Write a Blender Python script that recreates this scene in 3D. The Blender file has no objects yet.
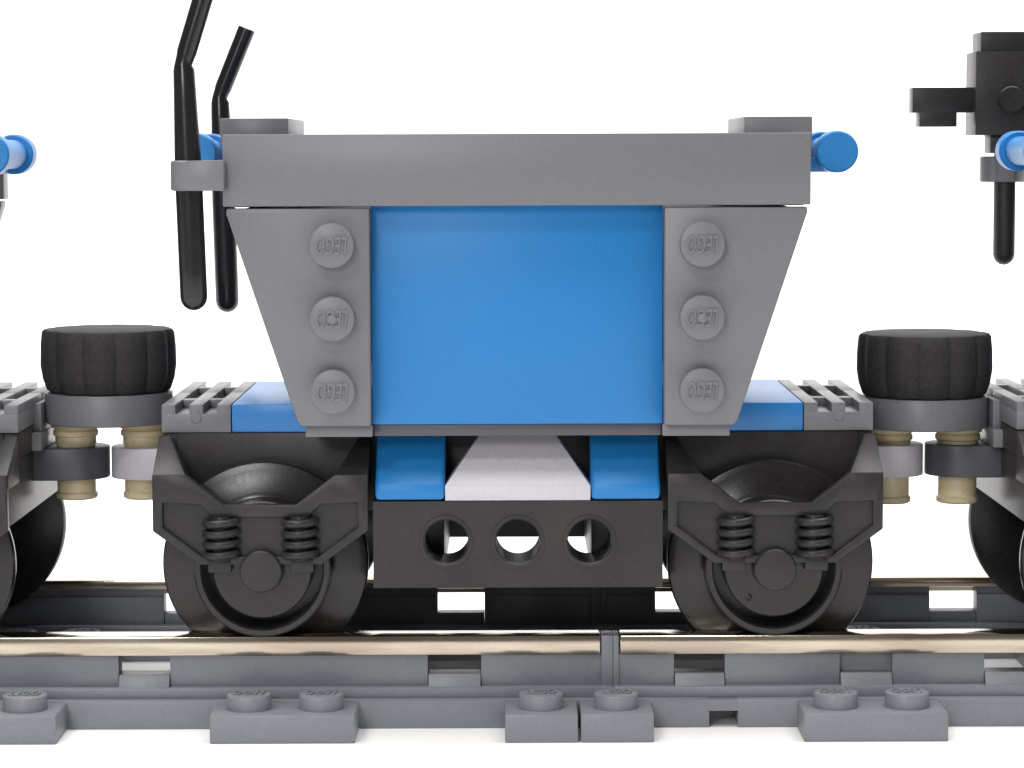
import bpy, bmesh, math, random
from mathutils import Vector, Matrix
R = math.radians
PI = math.pi
rnd = random.Random(7)
S = 0.001                       # everything below is written in millimetres
sc = bpy.context.scene
col = sc.collection

# ------------------------------------------------------------------ camera
cam_d = bpy.data.cameras.new('camera')
cam = bpy.data.objects.new('camera', cam_d)
col.objects.link(cam)
cam_d.sensor_width = 36.0
cam_d.lens = 36.0 * 2739 / 1024
cam_d.clip_start = 0.01
cam_d.clip_end = 50
cam.location = (0, -0.327, 0.0646)
cam.rotation_mode = 'QUATERNION'
cam.rotation_quaternion = (Matrix.Rotation(R(90 - 4.88), 3, 'X') @ Matrix.Rotation(R(-0.2), 3, 'Z')).to_quaternion()
sc.camera = cam

# ------------------------------------------------------------------ light
w = bpy.data.worlds.new('World')
sc.world = w
w.use_nodes = True
bg = w.node_tree.nodes['Background']
bg.inputs[0].default_value = (1.0, 0.965, 0.92, 1)
bg.inputs[1].default_value = 0.17


def area(name, loc, target, size, power, colr=(1, 1, 1)):
    d = bpy.data.lights.new(name, 'AREA')
    d.shape = 'RECTANGLE'
    d.size, d.size_y = size
    d.energy = power
    d.color = colr
    o = bpy.data.objects.new(name, d)
    col.objects.link(o)
    o.location = loc
    o.rotation_euler = (Vector(target) - Vector(loc)).to_track_quat('-Z', 'Y').to_euler()
    return o


area('key_lamp', (-0.22, -0.50, 0.55), (0, -0.02, 0.04), (0.10, 0.10), 1.02, (1.0, 0.98, 0.97))
area('flash_lamp', (-0.12, -0.46, 0.18), (0, -0.02, 0.035), (0.10, 0.08), 0.46, (1.0, 0.98, 0.98))
area('ceiling_lamp', (0.0, 0.0, 0.95), (0, 0.0, 0), (1.3, 0.8), 17, (1.0, 0.98, 0.95))
area('backdrop_fill', (0.0, 0.25, 0.75), (0, 1.1, 0.25), (1.4, 0.3), 9.0, (1, 1, 1))  # added unseen fill that brings the paper sweep up to white

vs = sc.view_settings
vs.view_transform = 'Standard'
vs.look = 'None'
vs.gamma = 1
vs.exposure = 0.0
vs.use_curve_mapping = False
sc.cycles.max_bounces = 8
sc.cycles.use_denoising = True


# ------------------------------------------------------------------ materials
def plastic(name, rgb, rough=0.38, var=0.06, bump=0.03, spec=0.5, dust=0.0, scale=2000):
    m = bpy.data.materials.new(name)
    m.use_nodes = True
    nt = m.node_tree
    n, l = nt.nodes, nt.links
    b = n['Principled BSDF']
    b.inputs['Roughness'].default_value = rough
    b.inputs['Specular IOR Level'].default_value = spec
    tc = n.new('ShaderNodeTexCoord')
    nz = n.new('ShaderNodeTexNoise')
    nz.inputs['Scale'].default_value = scale
    nz.inputs['Detail'].default_value = 6
    nz.inputs['Roughness'].default_value = 0.7
    l.new(tc.outputs['Object'], nz.inputs['Vector'])
    mx = n.new('ShaderNodeMix')
    mx.data_type = 'RGBA'
    a = [c * (1 - var) for c in rgb]
    c = [min(1, c * (1 + var)) for c in rgb]
    mx.inputs['A'].default_value = (*a, 1)
    mx.inputs['B'].default_value = (*c, 1)
    rp = n.new('ShaderNodeMapRange')
    rp.inputs['From Min'].default_value = 0.3
    rp.inputs['From Max'].default_value = 0.7
    l.new(nz.outputs['Fac'], rp.inputs['Value'])
    l.new(rp.outputs['Result'], mx.inputs['Factor'])
    out = mx.outputs['Result']
    # fine handling dust
    n2 = n.new('ShaderNodeTexNoise')
    n2.inputs['Scale'].default_value = 2600
    n2.inputs['Detail'].default_value = 3
    l.new(tc.outputs['Object'], n2.inputs['Vector'])
    if dust:
        n3 = n.new('ShaderNodeTexNoise')
        n3.inputs['Scale'].default_value = 140
        n3.inputs['Detail'].default_value = 4
        l.new(tc.outputs['Object'], n3.inputs['Vector'])
        r3 = n.new('ShaderNodeMapRange')
        r3.inputs['From Min'].default_value = 0.35
        r3.inputs['From Max'].default_value = 0.75
        r3.inputs['To Max'].default_value = dust
        l.new(n3.outputs['Fac'], r3.inputs['Value'])
        m2 = n.new('ShaderNodeMix')
        m2.data_type = 'RGBA'
        m2.inputs['B'].default_value = (0.36, 0.32, 0.27, 1)
        l.new(r3.outputs['Result'], m2.inputs['Factor'])
        l.new(out, m2.inputs['A'])
        out = m2.outputs['Result']
    l.new(out, b.inputs['Base Color'])
    rr = n.new('ShaderNodeMapRange')
    rr.inputs['To Min'].default_value = rough - 0.07
    rr.inputs['To Max'].default_value = rough + 0.10
    l.new(nz.outputs['Fac'], rr.inputs['Value'])
    l.new(rr.outputs['Result'], b.inputs['Roughness'])
    bp = n.new('ShaderNodeBump')
    bp.inputs['Strength'].default_value = bump
    bp.inputs['Distance'].default_value = 0.0002
    l.new(n2.outputs['Fac'], bp.inputs['Height'])
    l.new(bp.outputs['Normal'], b.inputs['Normal'])
    return m


def metal(name, rgb, rough):
    m = plastic(name, rgb, rough, 0.05, 0.02)
    nt = m.node_tree
    b = nt.nodes['Principled BSDF']
    b.inputs['Metallic'].default_value = 1.0
    # streaks along the rail
    tc = nt.nodes.new('ShaderNodeTexCoord')
    mp = nt.nodes.new('ShaderNodeMapping')
    mp.inputs['Scale'].default_value = (25, 900, 900)
    nz = nt.nodes.new('ShaderNodeTexNoise')
    nz.inputs['Scale'].default_value = 1
    nz.inputs['Detail'].default_value = 4
    nt.links.new(tc.outputs['Object'], mp.inputs['Vector'])
    nt.links.new(mp.outputs['Vector'], nz.inputs['Vector'])
    rr = nt.nodes.new('ShaderNodeMapRange')
    rr.inputs['To Min'].default_value = max(0.02, rough - 0.12)
    rr.inputs['To Max'].default_value = rough + 0.2
    nt.links.new(nz.outputs['Fac'], rr.inputs['Value'])
    nt.links.new(rr.outputs['Result'], b.inputs['Roughness'])
    mp2 = nt.nodes.new('ShaderNodeMapping')
    mp2.inputs['Scale'].default_value = (45, 500, 500)
    n2 = nt.nodes.new('ShaderNodeTexNoise')
    n2.inputs['Detail'].default_value = 5
    nt.links.new(tc.outputs['Object'], mp2.inputs['Vector'])
    nt.links.new(mp2.outputs['Vector'], n2.inputs['Vector'])
    n2.inputs['Scale'].default_value = 1
    r2 = nt.nodes.new('ShaderNodeMapRange')
    r2.inputs['From Min'].default_value = 0.4
    r2.inputs['From Max'].default_value = 0.62
    nt.links.new(n2.outputs['Fac'], r2.inputs['Value'])
    mx = nt.nodes.new('ShaderNodeMix')
    mx.data_type = 'RGBA'
    mx.inputs['A'].default_value = (rgb[0] * .72, rgb[1] * .68, rgb[2] * .66, 1)  # dull and bright reflections on the strip, painted into the metal colour
    mx.inputs['B'].default_value = (rgb[0] * 1.12, rgb[1] * 1.12, rgb[2] * 1.1, 1)
    nt.links.new(r2.outputs['Result'], mx.inputs['Factor'])
    nt.links.new(mx.outputs['Result'], b.inputs['Base Color'])
    return m


M = {
    'grey': plastic('grey_plastic', (0.166, 0.166, 0.182), 0.38),
    'light': plastic('pale_grey_plastic', (0.58, 0.57, 0.62), 0.40),
    'dgrey': plastic('dark_grey_plastic', (0.085, 0.082, 0.098), 0.42),
    'track': plastic('track_grey_plastic', (0.205, 0.218, 0.245), 0.40, 0.08),
    'blue': plastic('blue_plastic', (0.012, 0.198, 0.53), 0.42, 0.06, 0.05, 0.45),
    'deck_blue': plastic('scuffed_blue_plastic', (0.018, 0.20, 0.56), 0.34, 0.08, 0.10, 0.55),
    'black': plastic('black_plastic', (0.024, 0.022, 0.024), 0.36, 0.25, 0.06, 0.35, 0.04),
    'gloss': plastic('glossy_black_plastic', (0.010, 0.011, 0.013), 0.22, 0.2, 0.02),
    'wheel': plastic('worn_wheel_plastic', (0.015, 0.0135, 0.0135), 0.23, 0.25, 0.02, 0.42, 0.02),
    'rubber': plastic('black_rubber', (0.034, 0.032, 0.034), 0.62, 0.3, 0.10, 0.15, 0.02),
    'tan': plastic('tan_plastic', (0.72, 0.62, 0.40), 0.40),
    'metal': metal('rail_metal', (0.56, 0.495, 0.41), 0.09),
}
paper = plastic('white_paper', (0.90, 0.90, 0.90), 0.9, 0.01, 0.02, 0.1, 0, 60)


# ------------------------------------------------------------------ mesh helpers
def new():
    return bmesh.new()


def add(bm, t):
    me = bpy.data.meshes.new('tmp')
    t.to_mesh(me)
    t.free()
    bm.from_mesh(me)
    bpy.data.meshes.remove(me)


def bev(t, w, seg=2, ang=25):
    if w <= 0:
        return
    t.normal_update()
    es = [e for e in t.edges if len(e.link_faces) == 2 and e.calc_face_angle(0) > R(ang)]
    bmesh.ops.bevel(t, geom=es, offset=w, segments=seg, profile=0.5, affect='EDGES', clamp_overlap=True)


def box(bm, x0, x1, y0, y1, z0, z1, b=0.14):
    t = new()
    bmesh.ops.create_cube(t, size=1)
    for v in t.verts:
        v.co = Vector(((x0 + x1) / 2 + v.co.x * (x1 - x0), (y0 + y1) / 2 + v.co.y * (y1 - y0), (z0 + z1) / 2 + v.co.z * (z1 - z0)))
    bev(t, b)
    add(bm, t)


def prism(bm, poly, a, c, axis='y', b=0.14):
    """polygon extruded from a to c: axis y takes (x,z), x takes (y,z), z takes (x,y)"""
    t = new()

    def P(p, h):
        return {'y': (p[0], h, p[1]), 'x': (h, p[0], p[1]), 'z': (p[0], p[1], h)}[axis]
    v0 = [t.verts.new(P(p, a)) for p in poly]
    v1 = [t.verts.new(P(p, c)) for p in poly]
    t.faces.new(v0)
    t.faces.new(v1[::-1])
    n = len(poly)
    for i in range(n):
        t.faces.new((v0[i], v1[i], v1[(i + 1) % n], v0[(i + 1) % n]))
    bmesh.ops.recalc_face_normals(t, faces=t.faces)
    bev(t, b)
    add(bm, t)


def hexa(bm, pts, b=0.14):
    """eight corners: bottom four then top four, both counter-clockwise"""
    t = new()
    v = [t.verts.new(p) for p in pts]
    for f in ((3, 2, 1, 0), (4, 5, 6, 7), (0, 1, 5, 4), (1, 2, 6, 5), (2, 3, 7, 6), (3, 0, 4, 7)):
        t.faces.new([v[i] for i in f])
    bmesh.ops.recalc_face_normals(t, faces=t.faces)
    bev(t, b)
    add(bm, t)


def lathe(bm, prof, centre, axis='z', seg=40, fn=None):
    """prof: (radius, height) along the axis; radius 0 closes it"""
    t = new()
    cx, cy, cz = centre
    rings = []
    for r, h in prof:
        k = []
        for i in range(1 if r == 0 else seg):
            a = 2 * PI * i / seg
            rr = r * (fn(a) if fn else 1)
            u, v = rr * math.cos(a), rr * math.sin(a)
            co = {'z': (cx + u, cy + v, cz + h), 'y': (cx + u, cy + h, cz + v), 'x': (cx + h, cy + u, cz + v)}[axis]
            k.append(t.verts.new(co))
        rings.append(k)
    for p, q in zip(rings, rings[1:]):
        for i in range(seg):
            j = (i + 1) % seg
            if len(p) == 1 and len(q) == 1:
                continue
            if len(p) == 1:
                t.faces.new((p[0], q[i], q[j]))
            elif len(q) == 1:
                t.faces.new((p[i], p[j], q[0]))
            else:
                t.faces.new((p[i], p[j], q[j], q[i]))
    bmesh.ops.recalc_face_normals(t, faces=t.faces)
    add(bm, t)


def cyl(bm, r, h0, h1, centre, axis='z', seg=32, b=0.15):
    lathe(bm, [(0, h0), (r - b, h0), (r, h0 + b), (r, h1 - b), (r - b * .3, h1 - b * .3), (r - b, h1), (0, h1)], centre, axis, seg)


def torus(bm, centre, R1, r1, seg=24, sub=10, squash=1.0):
    t = new()
    rings = []
    for i in range(seg):
        a = 2 * PI * i / seg
        k = []
        for j in range(sub):
            q = 2 * PI * j / sub
            rr = R1 + r1 * math.cos(q)
            k.append(t.verts.new((centre[0] + rr * math.cos(a), centre[1] + rr * math.sin(a) * squash, centre[2] + r1 * math.sin(q) + 0.12 * math.cos(a))))
        rings.append(k)
    for i in range(seg):
        p, q = rings[i], rings[(i + 1) % seg]
        for j in range(sub):
            t.faces.new((p[j], q[j], q[(j + 1) % sub], p[(j + 1) % sub]))
    bmesh.ops.recalc_face_normals(t, faces=t.faces)
    add(bm, t)


def sweep(bm, path, seg=20):
    """path: (x, y, z, radius, squash) - a round bar with its own radius at each point, closed at both ends"""
    t = new()
    rings = []
    pts = [Vector(p[:3]) for p in path]
    for i, p in enumerate(path):
        d = (pts[min(i + 1, len(pts) - 1)] - pts[max(i - 1, 0)]).normalized()
        u = Vector((0, 1, 0))
        v = d.cross(u).normalized()
        rings.append([t.verts.new(pts[i] + (u * math.cos(2 * PI * k / seg) * p[4] + v * math.sin(2 * PI * k / seg)) * p[3]) for k in range(seg)])
    for p, q in zip(rings, rings[1:]):
        for i in range(seg):
            j = (i + 1) % seg
            t.faces.new((p[i], p[j], q[j], q[i]))
    t.faces.new(rings[0])
    t.faces.new(rings[-1])
    bmesh.ops.recalc_face_normals(t, faces=t.faces)
    add(bm, t)


def ring_plate(bm, outer, inner, y0, y1, b=0.1):
    """a frame between two outlines of as many points (x,z), from y0 to y1"""
    t = new()
    n = len(outer)
    vs = {}
    for nm, pl in (('o', outer), ('i', inner)):
        for h, y in ((0, y0), (1, y1)):
            vs[nm, h] = [t.verts.new((p[0], y, p[1])) for p in pl]
    for i in range(n):
        j = (i + 1) % n
        t.faces.new((vs['o', 0][i], vs['o', 0][j], vs['i', 0][j], vs['i', 0][i]))
        t.faces.new((vs['o', 1][i], vs['o', 1][j], vs['i', 1][j], vs['i', 1][i]))
        t.faces.new((vs['o', 0][i], vs['o', 0][j], vs['o', 1][j], vs['o', 1][i]))
        t.faces.new((vs['i', 0][i], vs['i', 0][j], vs['i', 1][j], vs['i', 1][i]))
    bmesh.ops.recalc_face_normals(t, faces=t.faces)
    bev(t, b)
    add(bm, t)


def mesh(name, bm, mat):
    for v in bm.verts:
        v.co *= S
    me = bpy.data.meshes.new(name)
    bm.to_mesh(me)
    bm.free()
    for p in me.polygons:
        p.use_smooth = True
    me.set_sharp_from_angle(angle=R(38))
    me.materials.append(mat)
    return me


def link(name, me, parent=None, loc=(0, 0, 0), rz=0.0):
    o = bpy.data.objects.new(name, me)
    col.objects.link(o)
    o.parent = parent
    o.location = [c * S for c in loc]
    o.rotation_euler = (0, 0, rz)
    return o


def obj(name, bm, mat, parent=None, loc=(0, 0, 0), rz=0.0):
    return link(name, mesh(name, bm, mat), parent, loc, rz)


def tag(o, label, cat, group=None, kind=None):
    if label:
        o['label'] = label
    if cat:
        o['category'] = cat
    if group:
        o['group'] = group
    if kind:
        o['kind'] = kind
    return o


def thing(name, label, cat, loc=(0, 0, 0), group=None):
    o = link(name, None, None, loc)
    o.empty_display_size = 0.01
    return tag(o, label, cat, group)


def copy_tree(o, parent=None):
    c = o.copy()
    col.objects.link(c)
    c.parent = parent
    for ch in list(o.children):
        copy_tree(ch, c)
    return c


def far_side(o):
    """the same part on the far side of the wagon"""
    c = copy_tree(o, o.parent)
    c.rotation_euler.z += PI
    return c


# ------------------------------------------------------------------ the setting: one white paper sweep
bm = new()
prof = [(-390, 0), (500, 0)]
for i in range(1, 13):
    a = PI / 2 * i / 12
    prof.append((500 + 400 * math.sin(a), 400 - 400 * math.cos(a)))
prof.append((900, 1000))
rows = [[bm.verts.new((x, y, z)) for x in (-1200, -400, 400, 1200)] for y, z in prof]
for p, q in zip(rows, rows[1:]):
    for i in range(3):
        bm.faces.new((p[i], p[i + 1], q[i + 1], q[i]))
tag(obj('backdrop', bm, paper), None, None, None, 'structure')

# ------------------------------------------------------------------ lettering on the studs
fc = bpy.data.curves.new('lettering', 'FONT')
fc.body = 'LEGO'
fc.size = 2.05
fc.shear = 0.22
fc.offset = 0.03
fc.extrude = 0.16
fc.align_x = 'CENTER'
fc.align_y = 'CENTER'
fc.resolution_u = 3
fo = bpy.data.objects.new('lettering', fc)
col.objects.link(fo)
bpy.context.view_layer.update()
text_me = bpy.data.meshes.new_from_object(fo.evaluated_get(bpy.context.evaluated_depsgraph_get()))
bpy.data.objects.remove(fo)


def stud_bm(rot=0.0, nub=False):
    """a stud standing up +z from its own foot, lettering raised on top"""
    b_ = new()
    lathe(b_, [(2.46, -0.05), (2.46, 1.52), (2.40, 1.65), (2.26, 1.70), (0, 1.70)], (0, 0, 0), 'z', 40)
    t = new()
    t.from_mesh(text_me)
    xs = [v.co.x for v in t.verts]
    k = 3.45 / (max(xs) - min(xs))
    mid = (max(xs) + min(xs)) / 2
    ys = [v.co.y for v in t.verts]
    my = (max(ys) + min(ys)) / 2
    ky = 2.05 / (max(ys) - min(ys))
    for v in t.verts:
        v.co = Matrix.Rotation(rot, 3, 'Z') @ Vector(((v.co.x - mid) * k, (v.co.y - my) * ky, v.co.z + 1.72))
    add(b_, t)
    if nub:
        lathe(b_, [(0.48, 1.65), (0.48, 1.96), (0.34, 2.06), (0, 2.06)], (0, 0, 0), 'z', 16)
    return b_


def turn(b_, m):
    bmesh.ops.transform(b_, matrix=m.to_4x4(), verts=b_.verts)
    return b_


FRONT = Matrix.Rotation(R(90), 3, 'X')                    # +z becomes -y: faces the camera
stud_front = mesh('stud', turn(stud_bm(PI), FRONT), M['grey'])
stud_front_nub = mesh('stud', turn(stud_bm(PI, True), FRONT), M['grey'])
stud_up = mesh('stud', stud_bm(0), M['track'])
stud_up_turned = mesh('stud', stud_bm(PI), M['track'])

# ------------------------------------------------------------------ track
RAIL = 10.15          # height of the running surface


def track(label, xa, xb, windows, ties, cap_a, cap_b, notch, blind=()):
    t = thing('track_section', label, 'toy track', ((xa + xb) / 2, 0, 0), 'track sections laid end to end')
    ox = (xa + xb) / 2
    for sgn in (-1, 1):
        def Y(a, c):
            return (a, c) if sgn < 0 else (-c, -a)
        b_ = new()
        cuts = sorted(windows)
        x = xa
        spans = []
        for w0, w1 in cuts:
            spans.append((x, w0))
            x = w1
        spans.append((x, xb))
        for s0, s1 in spans:                                  # web between the openings
            if s1 - s0 > 0.4:
                box(b_, s0 - ox, s1 - ox, *Y(-21.7, -18.9), 4.35, 7.95, 0.12)
                box(b_, s0 - ox, s1 - ox, *Y(-21.3, -19.2), 7.9, 9.5, 0.0)       # core under the metal
        box(b_, xa - ox, xb - ox, *Y(-22.9, -17.9), 3.15, 4.4, 0.15)   # ledge
        if notch and sgn < 0:                                 # foot with its small opening
            box(b_, xa - ox, notch[0] - ox, *Y(-24.2, -16.8), 0, 3.2, 0.12)
            box(b_, notch[1] - ox, xb - ox, *Y(-24.2, -16.8), 0, 3.2, 0.12)
            box(b_, notch[0] - ox - .2, notch[1] - ox + .2, *Y(-24.15, -16.9), 1.9, 3.15, 0)
        else:
            box(b_, xa - ox, xb - ox, *Y(-24.2, -16.8), 0, 3.2, 0.12)
        for w0, w1 in cuts:                                   # sill of each opening
            q = [(-sgn * y, z) for y, z in ((-22.6, 4.35), (-21.75, 5.75), (-19.1, 5.75), (-19.1, 4.35))]
            prism(b_, q, w0 - ox + .05, w1 - ox - .05, 'x', 0.08)
        for p0, p1 in ((xa, cap_a), (cap_b, xb)):
            box(b_, p0 - ox, p1 - ox, *Y(-22.0, -18.7), 4.2, RAIL - .05, 0.12)
        if sgn < 0:
            for w0, w1 in blind:                              # a shallow recess, closed behind
                box(b_, w0 - ox - .1, w1 - ox + .1, -20.6, -18.95, 4.3, 7.98, 0)
        r = obj('rail', b_, M['track'], t)
        b_ = new()
        sg = sgn
        prism(b_, [(-sg * y, z) for y, z in ((-22.3, 7.98), (-22.3, RAIL), (-18.6, RAIL), (-18.6, 8.95), (-19.25, 8.95), (-19.25, 9.6), (-21.25, 9.6), (-21.25, 7.98))], cap_a - ox + .12, cap_b - ox - .12, 'x', 0.16)
        obj('metal_strip', b_, M['metal'], r)
    for x0, x1, studs in ties:
        b_ = new()
        box(b_, x0 - ox, x1 - ox, -31.9, -24.4, 0, 3.15, 0.18)
        box(b_, x0 - ox, x1 - ox, 24.4, 31.9, 0, 3.15, 0.18)
        box(b_, x0 - ox + .15, x1 - ox - .15, -25.0, 25.0, 0.05, 2.75, 0.1)
        for yy in (-15.7, 8.2):
            box(b_, x0 - ox + .1, x1 - ox - .1, yy, yy + 7.5, 0.1, 3.1, 0.15)
        tie = obj('tie', b_, M['track'], t)
        for sx in studs:
            for yy in (-28, -12, 12, 28):
                link('stud', stud_up if rnd.random() < .5 else stud_up_turned, tie, (sx - ox, yy, 3.1))
    return t


track('left length of grey toy track with a metal-topped rail, left of the rail joint',
      -117.0, 11.27, [(-103, -97), (-73, -67), (-44.5, -38.7), (-9.6, -3.6)],
      [(-98.0, -82.0, (-94, -86)), (-66.0, -50.0, (-62, -54)), (-33.2, -17.3, (-29.2, -21.2)), (-0.9, 7.1, (3.1,))],
      -116.0, 9.95, None)
track('right length of grey toy track with a metal-topped rail, right of the rail joint',
11.29, 139.0, [(18.2, 23.9), (36.9, 42.8), (53.2, 59.2), (88, 94), (118, 124)],
      [(7.4, 15.4, (11.4,)), (31.8, 47.6, (35.7, 43.6)), (63.6, 79.6, (67.6, 75.6)), (95.6, 111.6, (99.6, 107.6))],
      11.95, 138.0, (22.0, 25.2), [(36.9, 42.8)])

# ------------------------------------------------------------------ one hopper wagon
ZC = 17.85            # axle height
AX = 28.7            # axle positions +-


def lever_path(side, xb, xt, zb, zt, tilt, length):
    y = side * 27.0
    p = []
    for k in range(5):                                        # rounded foot
        a = PI / 2 * k / 4
        p.append((xb, y, zb + 1.5 * (1 - math.cos(a)), max(.05, 1.5 * math.sin(a)), 1))
    for k in range(1, 9):
        f = k / 8
        r = 1.5 if f < .55 else 1.5 - 0.32 * (f - .55) / .45
        p.append((xb + (xt - xb) * f, y, zb + 1.5 + (zt - zb - 2.4) * f, r, 1))
    p.append((xt - .05, y, zt - .25, 0.98, 1.1))
    ux, uz = math.sin(R(tilt)), math.cos(R(tilt))
    p.append((xt + ux * .5, y, zt + uz * .45, 1.0, 1.1))
    p.append((xt + ux * 1.1, y, zt + uz * 1.1, 1.10, 1))
    p.append((xt + ux * length, y, zt + uz * length, 1.14, 1))
    p.append((xt + ux * (length + .1), y, zt + uz * (length + .1), 1.02, 1))
    return p


def make_wagon(cx, label):
    t = thing('hopper_wagon', label, 'toy wagon', (cx, 0, 0), 'hopper wagons coupled in a row')
    # ---- chassis and deck
    b_ = new()
    box(b_, -40.5, 40.5, -15.6, 15.6, 29.5, 32.5)
    box(b_, -38.9, 38.9, -15.8, 15.8, 23.5, 32.55)
    box(b_, -8.5, 8.5, -16.1, 16.1, 25.75, 32.5)
    for s in (-1, 1):
        box(b_, min(s * 8.4, s * 16), max(s * 8.4, s * 16), -16.1, 16.1, 16.3, 29.5)
    obj('chassis', b_, M['black'], t)
    for s in (-1, 1):
        for yy in (-15.9, 0.05):
            b_ = new()
            x0 = -40.6 if s < 0 else 32.7
            box(b_, x0, x0 + 7.9, yy, yy + 15.85, 32.6, 34.75, 0.1)
            for k in range(3):
                box(b_, x0 + k * 3.16, x0 + k * 3.16 + 1.58, yy + .02, yy + 15.83, 34.6, 35.8, 0.08)
            box(b_, x0 + .1, x0 + 7.8, yy + 7.0, yy + 8.9, 34.6, 35.72, 0.08)
            cyl(b_, .62, -.14, .3, (x0 + 3.95, yy, 34.3), 'y', 16, .06)
            obj('grille_tile', b_, M['grey'], t)
        b_ = new()
        box(b_, min(s * 32.6, s * 16.1), max(s * 32.6, s * 16.1), -15.85, 15.85, 32.6, 35.8)
        obj('deck_tile', b_, M['deck_blue'], t)
    b_ = new()
    box(b_, -15.95, 15.95, -23.9, -16.2, 32.95, 34.25, 0.1)
    far_side(obj('sill_plate', b_, M['dgrey'], t))
    for s in (-1, 1):
        b_ = new()
        box(b_, min(s * 23.5, s * 16.05), max(s * 23.5, s * 16.05), -25.2, -16.2, 33.0, 34.3, 0.1)
        far_side(obj('foot_plate', b_, M['grey'], t))
    # ---- hopper
    b_ = new()
    box(b_, -16.1, 16.1, -24.5, -17.2, 34.3, 60.0, 0.12)
    far_side(obj('side_panel', b_, M['blue'], t))
    for s in (-1, 1):
        b_ = new()
        prism(b_, [(s * 30.6, 58.2), (s * 23.2, 36.0), (s * 20.6, 36.0), (s * 28.0, 58.2)], -23.9, 23.9, 'y')
        obj('end_wall', b_, M['grey'], t)
        b_ = new()
        box(b_, min(s * 31.7, s * 24.5), max(s * 31.7, s * 24.5), -23.9, 23.9, 58.4, 65.2)
        obj('end_beam', b_, M['grey'], t)
        b_ = new()
        box(b_, min(s * 33.9, s * 26.1), max(s * 33.9, s * 26.1), -12, 12, 65.25, 68.35)
        obj('rim_tile', b_, M['grey'], t)
        b_ = new()
        prism(b_, [(s * 31.75, 58.32), (s * 16.15, 58.32), (s * 16.15, 34.4), (s * 23.7, 34.4), (s * 24.2, 34.9), (s * 31.75, 57.7)], -27.2, -24.05, 'y', 0.16)
        wp = obj('wedge_plate', b_, M['grey'], t)
        for k in range(3):
            link('stud', stud_front_nub if k == 1 else stud_front, wp, (s * 20.2, -27.2, 54.3 - 8.0 * k))
        far_side(wp)
    b_ = new()
    box(b_, -32.1, 32.1, -27.3, -24.1, 58.55, 66.4, 0.14)
    far_side(obj('top_beam', b_, M['grey'], t))
    b_ = new()
    box(b_, -22.5, 22.5, -17, 17, 36.0, 38.0)
    obj('hopper_floor', b_, M['grey'], t)
    # ---- blue spool at each end of the hopper
    for s in (-1, 1):
        b_ = new()
        c = (36.9 if s > 0 else -36.9, 0, 64.3)
        cyl(b_, 2.42, -11.2, -8.2, c, 'y', 40, .18)
        cyl(b_, 2.42, 4.6, 7.6, c, 'y', 40, .18)
        cyl(b_, 1.75, -8.3, 4.7, c, 'y', 32, .05)
        box(b_, min(s * 31.75, s * 36.5), max(s * 31.75, s * 36.5), -8.0, 4.4, 61.95, 63.6, .1)
        obj('end_roller', b_, M['blue'], t)
    # ---- levers in their clips
    for side in (-1, 1):
        b_ = new()
        lathe(b_, [(1.4, 60.3), (1.75, 60.3), (1.9, 60.45), (1.9, 63.45), (1.75, 63.6), (1.4, 63.6)], (-35.9, side * 27.0, 0), 'z', 32)
        box(b_, -35.9, -31.8, side * 27 - 1.9, side * 27 + 1.9, 60.3, 63.6)
        box(b_, -33.6, -31.8, min(side * 16, side * 27), max(side * 16, side * 27), 60.35, 63.55)
        obj('clip', b_, M['grey'], t)
    b_ = new()
    sweep(b_, lever_path(-1, -35.45, -36.2, 47.2, 74.3, 17.5, 11))
    obj('lever', b_, M['gloss'], t)
    b_ = new()
    sweep(b_, lever_path(1, -37.4, -38.0, 43.8, 71.7, 22.5, 9.2))
    obj('lever', b_, M['gloss'], t)
    # ---- middle of the underframe
    for s in (-1, 1):
        b_ = new()
        x0, x1 = min(s * 15.9, s * 8.15), max(s * 15.9, s * 8.15)
        prism(b_, [(-24.0, 25.7), (-24.0, 27.4), (-18.0, 33.0), (-16.2, 33.0), (-16.2, 25.7)], x0, x1, 'x', 0.5)
        far_side(obj('slope_brick', b_, M['blue'], t))
    b_ = new()
    hexa(b_, [(-8.1, -24.0, 25.7), (8.1, -24.0, 25.7), (8.1, -16.2, 25.7), (-8.1, -16.2, 25.7),
              (-8.1, -24.0, 27.4), (8.1, -24.0, 27.4), (8.1, -16.2, 27.4), (-8.1, -16.2, 27.4)], 0.08)
    hexa(b_, [(-8.08, -23.98, 27.35), (8.08, -23.98, 27.35), (8.08, -16.2, 27.35), (-8.08, -16.2, 27.35),
              (-4.0, -18.2, 32.9), (4.0, -18.2, 32.9), (4.0, -16.2, 32.9), (-4.0, -16.2, 32.9)], 0.1)
    far_side(obj('corner_slope', b_, M['light'], t))
    far_side(pierced_beam(t))
    # ---- side frames and wheels
    for s in (-1, 1):
        fr = side_frame(t, s)
        far_side(fr)
        wh = wheel(t, s)
        far_side(wh)
        b_ = new()
        cyl(b_, 1.5, -20, 20, (s * AX, 0, ZC), 'y', 20)
        obj('axle', b_, M['gloss'], t)
        b_ = new()
        box(b_, min(s * 38.95, s * 40.25), max(s * 38.95, s * 40.25), -21.8, 21.8, 22.4, 29.4, .15)
        obj('headstock', b_, M['black'], t)
        b_ = new()                                            # rounded coupling arm
        pts = [(s * 36.0, -4.3), (s * 44.0, -4.3)]
        pts += [(s * (44.4 + 4.3 * math.sin(a)), -4.3 * math.cos(a)) for a in [PI * k / 14 for k in range(1, 14)]]
        pts += [(s * 44.0, 4.3), (s * 36.0, 4.3)]
        prism(b_, pts, 25.7, 29.45, 'z', .12)
        obj('coupling_arm', b_, M['light'], t)
        b_ = new()
        box(b_, min(s * 38, s * 41.6), max(s * 38, s * 41.6), -6.5, 4.5, 29.5, 31.6)
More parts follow.
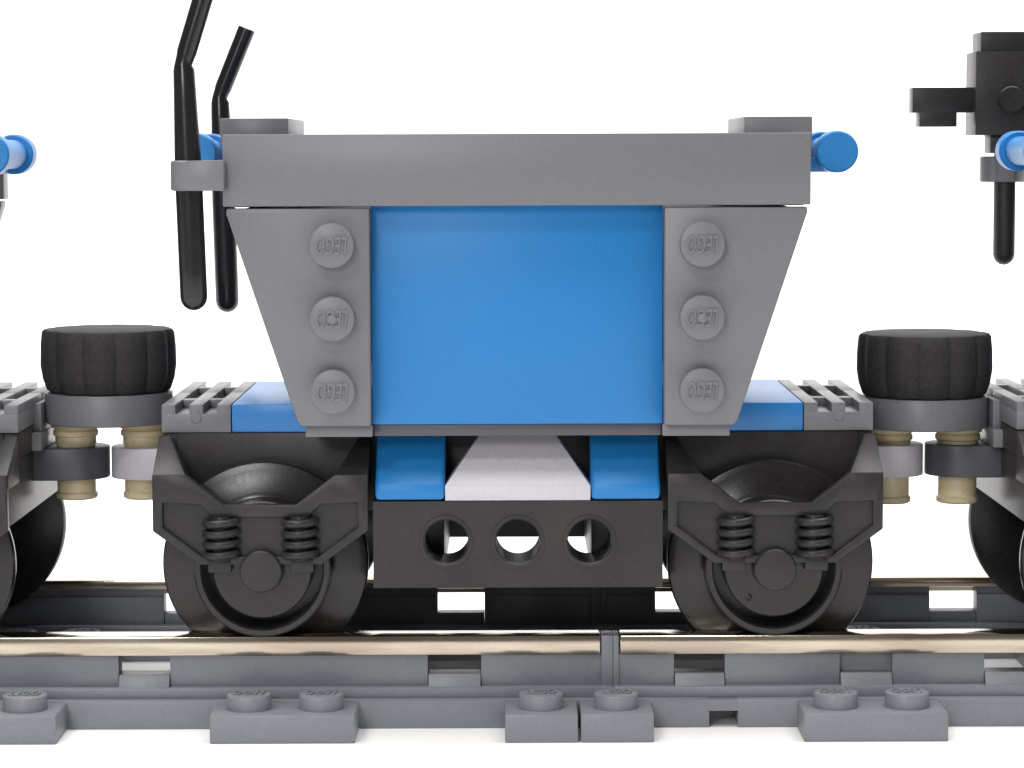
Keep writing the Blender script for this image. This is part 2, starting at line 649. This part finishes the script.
        box(b_, min(s * 40.1, s * 41.4), max(s * 40.1, s * 41.4), -5.0, 3.5, 31.5, 35.0)
        obj('arm_base', b_, M['grey'], t)
    return t


def pierced_beam(t):
    """brick with three round holes through it"""
    x0, x1, z0, z1, y0, y1 = -16.15, 16.15, 15.9, 25.62, -24.0, -16.3
    zc = 21.1
    holes = (-8.0, 0.0, 8.0)
    N = 32
    b_ = new()
    t_ = new()

    def face(y):
        out = []
        for i, hx in enumerate(holes):
            l = x0 if i == 0 else (holes[i - 1] + hx) / 2
            r = x1 if i == 2 else (holes[i + 1] + hx) / 2
            circ, sq = [], []
            for k in range(N):
                a = 2 * PI * (k + .5) / N
                c, s_ = math.cos(a), math.sin(a)
                circ.append((hx + 2.45 * c, zc + 2.45 * s_))
                sc_ = min(((r - hx) / c) if c > 1e-9 else ((l - hx) / c) if c < -1e-9 else 1e9,
                          ((z1 - zc) / s_) if s_ > 1e-9 else ((z0 - zc) / s_) if s_ < -1e-9 else 1e9)
                sq.append((hx + sc_ * c, zc + sc_ * s_))
            out.append((circ, sq, l, r))
        return out
    for y in (y0, y1):
        for circ, sq, l, r in face(y):
            cv = [t_.verts.new((p[0], y, p[1])) for p in circ]
            sv = [t_.verts.new((p[0], y, p[1])) for p in sq]
            for k in range(N):
                j = (k + 1) % N
                t_.faces.new((cv[k], cv[j], sv[j], sv[k]))
            for cxn, czn in ((l, z0), (l, z1), (r, z0), (r, z1)):     # corner triangles
                for k in range(N):
                    j = (k + 1) % N
                    p, q = sq[k], sq[j]
                    onx = abs(p[0] - cxn) < 1e-6 or abs(q[0] - cxn) < 1e-6
                    onz = abs(p[1] - czn) < 1e-6 or abs(q[1] - czn) < 1e-6
                    diff = abs(p[0] - q[0]) > 1e-6 and abs(p[1] - q[1]) > 1e-6
                    if onx and onz and diff:
                        t_.faces.new((sv[k], sv[j], t_.verts.new((cxn, y, czn))))
    bmesh.ops.remove_doubles(t_, verts=t_.verts, dist=1e-4)
    for (a, c) in (((x0, z0), (x1, z0)), ((x1, z0), (x1, z1)), ((x1, z1), (x0, z1)), ((x0, z1), (x0, z0))):
        t_.faces.new([t_.verts.new(p) for p in ((a[0], y0, a[1]), (c[0], y0, c[1]), (c[0], y1, c[1]), (a[0], y1, a[1]))])
    bmesh.ops.recalc_face_normals(t_, faces=t_.faces)
    add(b_, t_)
    for hx in holes:                                          # counterbore rims and tube walls
        lathe(b_, [(2.95, -24.02), (2.95, -24.0), (2.95, -24.16), (2.62, -24.2), (2.45, -24.05), (2.45, -16.3)], (hx, 0, zc), 'y', 36)
    return obj('pierced_beam', b_, M['black'], t)


OUT = [(-12, 28.7), (-8.4, 28.7), (-4, 25.3), (4, 25.3), (8.4, 28.7), (12, 28.7), (12, 22.4), (6.8, 18.6), (-6.8, 18.6), (-12, 22.4)]
INN = [(-10.9, 25.6), (-6.7, 25.4), (-5.3, 23.9), (5.3, 23.9), (6.7, 25.4), (10.9, 25.6), (10.9, 22.8), (6.5, 19.5), (-6.5, 19.5), (-10.9, 22.8)]


def side_frame(t, s):
    cx = s * AX
    b_ = new()
    ring_plate(b_, [(cx + x, z) for x, z in OUT], [(cx + x, z) for x, z in INN], -24.2, -23.0, 0.12)
    prism(b_, [(cx + x * .995, z - .02) for x, z in OUT], -23.45, -22.98, 'y', 0)
    for q in (-1, 1):                                         # spring seats
        box(b_, cx + q * 4.6 - 1.3, cx + q * 4.6 + 1.3, -24.25, -23.0, 17.7, 19.3, .15)
        # sloping shoulder from the frame back up to the deck
        xo, xi, xt = cx + q * 12, cx + q * 8.3, cx + q * 10.8
        hexa(b_, [(xi, -24.1, 27.0), (xo, -24.1, 27.0), (xo, -16.2, 27.0), (xi, -16.2, 27.0),
                  (xi, -23.95, 28.62), (xo, -23.95, 28.62), (xo, -17.2, 32.4), (xt, -17.2, 32.4)], .06)
    f = obj('side_frame', b_, M['black'], t)
    for q in (-1, 1):
        b_ = new()
        for k in range(4):
            torus(b_, (cx + q * 4.4, -23.9, 23.35 - 1.18 * k), 1.72, .46, 28, 10)
        cyl(b_, 1.1, 19, 24, (cx + q * 4.4, -23.9, 0), 'z', 16)
        obj('spring', b_, M['black'], f)
    b_ = new()
    lathe(b_, [(2.5, -22.9), (2.38, -24.2), (2.34, -24.55), (2.2, -24.68), (1.9, -24.7), (0, -24.7)], (cx, 0, ZC), 'y', 36)
    obj('axle_box', b_, M['black'], f)
    return f


def wheel(t, s):
    c = (s * AX, 0, ZC)
    b_ = new()
    lathe(b_, [(0, -22.6), (5.45, -22.6), (5.6, -22.45), (5.6, -17.3), (6.75, -17.3), (6.75, -22.6), (6.95, -22.8), (7.5, -22.8), (7.68, -22.65),
               (7.75, -19.2), (8.3, -18.9), (10.7, -18.6), (11.5, -18.4), (11.7, -18.0), (11.7, -17.3), (11.5, -16.9), (10.7, -16.7), (4, -16.5), (0, -16.5)],
          c, 'y', 72)
    if s > 0:                                                 # moulding mark on the wheel face
        lathe(b_, [(.42, -22.6), (.42, -22.78), (.3, -22.82), (.2, -22.7), (0, -22.7)], (c[0] - 2.8, 0, ZC - 3.4), 'y', 14)
    wh = obj('wheel', b_, M['wheel'], t)
    return wh


wagon = make_wagon(0.6, 'grey hopper wagon with a bright blue side panel, standing whole in the middle')
left_wagon = copy_tree(wagon)
left_wagon.location.x = -97.0 * S
left_wagon['label'] = 'hopper wagon cut off by the left edge, only its blue roller end and wheel showing'
right_wagon = copy_tree(wagon)
right_wagon.location.x = 98.2 * S
right_wagon['label'] = 'hopper wagon cut off by the right edge, with a stepped black tool in its clip'
for wg in (left_wagon, right_wagon):
    for ch in wg.children:
        if ch.name.startswith('coupling_arm'):
            me = ch.data.copy()
            me.materials[0] = M['dgrey']
            ch.data = me

# the right wagon carries another tool in its rear clip
for ch in list(right_wagon.children):
    if ch.name.startswith('lever') and max(v.co.y for v in ch.data.vertices) > 0:
        bpy.data.objects.remove(ch)
b_ = new()
X, Yc = -34.6, 27.0
sweep(b_, [(X, Yc, 49.6 + 1.4 * (1 - math.cos(PI / 2 * k / 4)), max(.05, 1.4 * math.sin(PI / 2 * k / 4)), 1) for k in range(5)] + [(X, Yc, 66.0, 1.4, 1)])
box(b_, X - 2.3, X + 2.3, Yc - 2.3, Yc + 2.3, 64.0, 66.5, .1)
box(b_, X - 4.5, X + 4.5, Yc - 3.8, Yc + 3.8, 66.3, 76.9, .15)
box(b_, X - 3.8, X + 3.8, Yc - 3.2, Yc + 3.2, 76.7, 79.4, .15)
box(b_, X - 12.2, X - 4.0, Yc - 1.6, Yc + 1.6, 69.2, 72.4, .1)
box(b_, X - 11.3, X - 6.5, Yc - 1.6, Yc + 1.6, 67.4, 69.3, .1)
cyl(b_, 1.7, -4.6, -3.6, (X, Yc, 70.8), 'y', 28, .15)
obj('tool', b_, M['black'], right_wagon)


# ------------------------------------------------------------------ couplings
def coupling(cx, label, drop=0.0):
    t = thing('wagon_coupling', label, 'coupling', (cx, 0, 23.5 - drop), 'couplings between the wagons')
    z = -23.5
    b_ = new()

    def flute(a):
        return 0.96 + 0.055 * abs(math.cos(6 * a)) ** .8
    lathe(b_, [(0, 36.05), (7.0, 36.05), (7.3, 36.3), (7.75, 37.6), (8.0, 39.2), (7.95, 41.5), (7.8, 43.1), (7.55, 43.45), (7.2, 43.55), (0, 43.55)], (0, 0, z), 'z', 144, flute)
    obj('fluted_cap', b_, M['rubber'], t)
    b_ = new()
    cyl(b_, 7.6, 32.3, 36.0, (0, 0, z), 'z', 64, .15)
    obj('round_plate', b_, M['grey'], t)
    for s in (-1, 1):
        b_ = new()
        lathe(b_, [(0, 23.1), (2.2, 23.1), (2.5, 23.3), (2.5, 23.8), (2.3, 24.0), (2.3, 29.6), (2.45, 29.8), (2.45, 30.6), (2.7, 30.8), (2.7, 31.3), (2.5, 31.5), (2.9, 31.7), (2.9, 32.3), (0, 32.3)],
              (s * 4.05, 0, z), 'z', 32)
        obj('pin', b_, M['tan'], t)
    return t


coupling(-48.3, 'fluted black cap on a grey disc with tan pins, left of the middle wagon')
coupling(49.4, 'fluted black cap on a grey disc with tan pins, right of the middle wagon', 0.85)
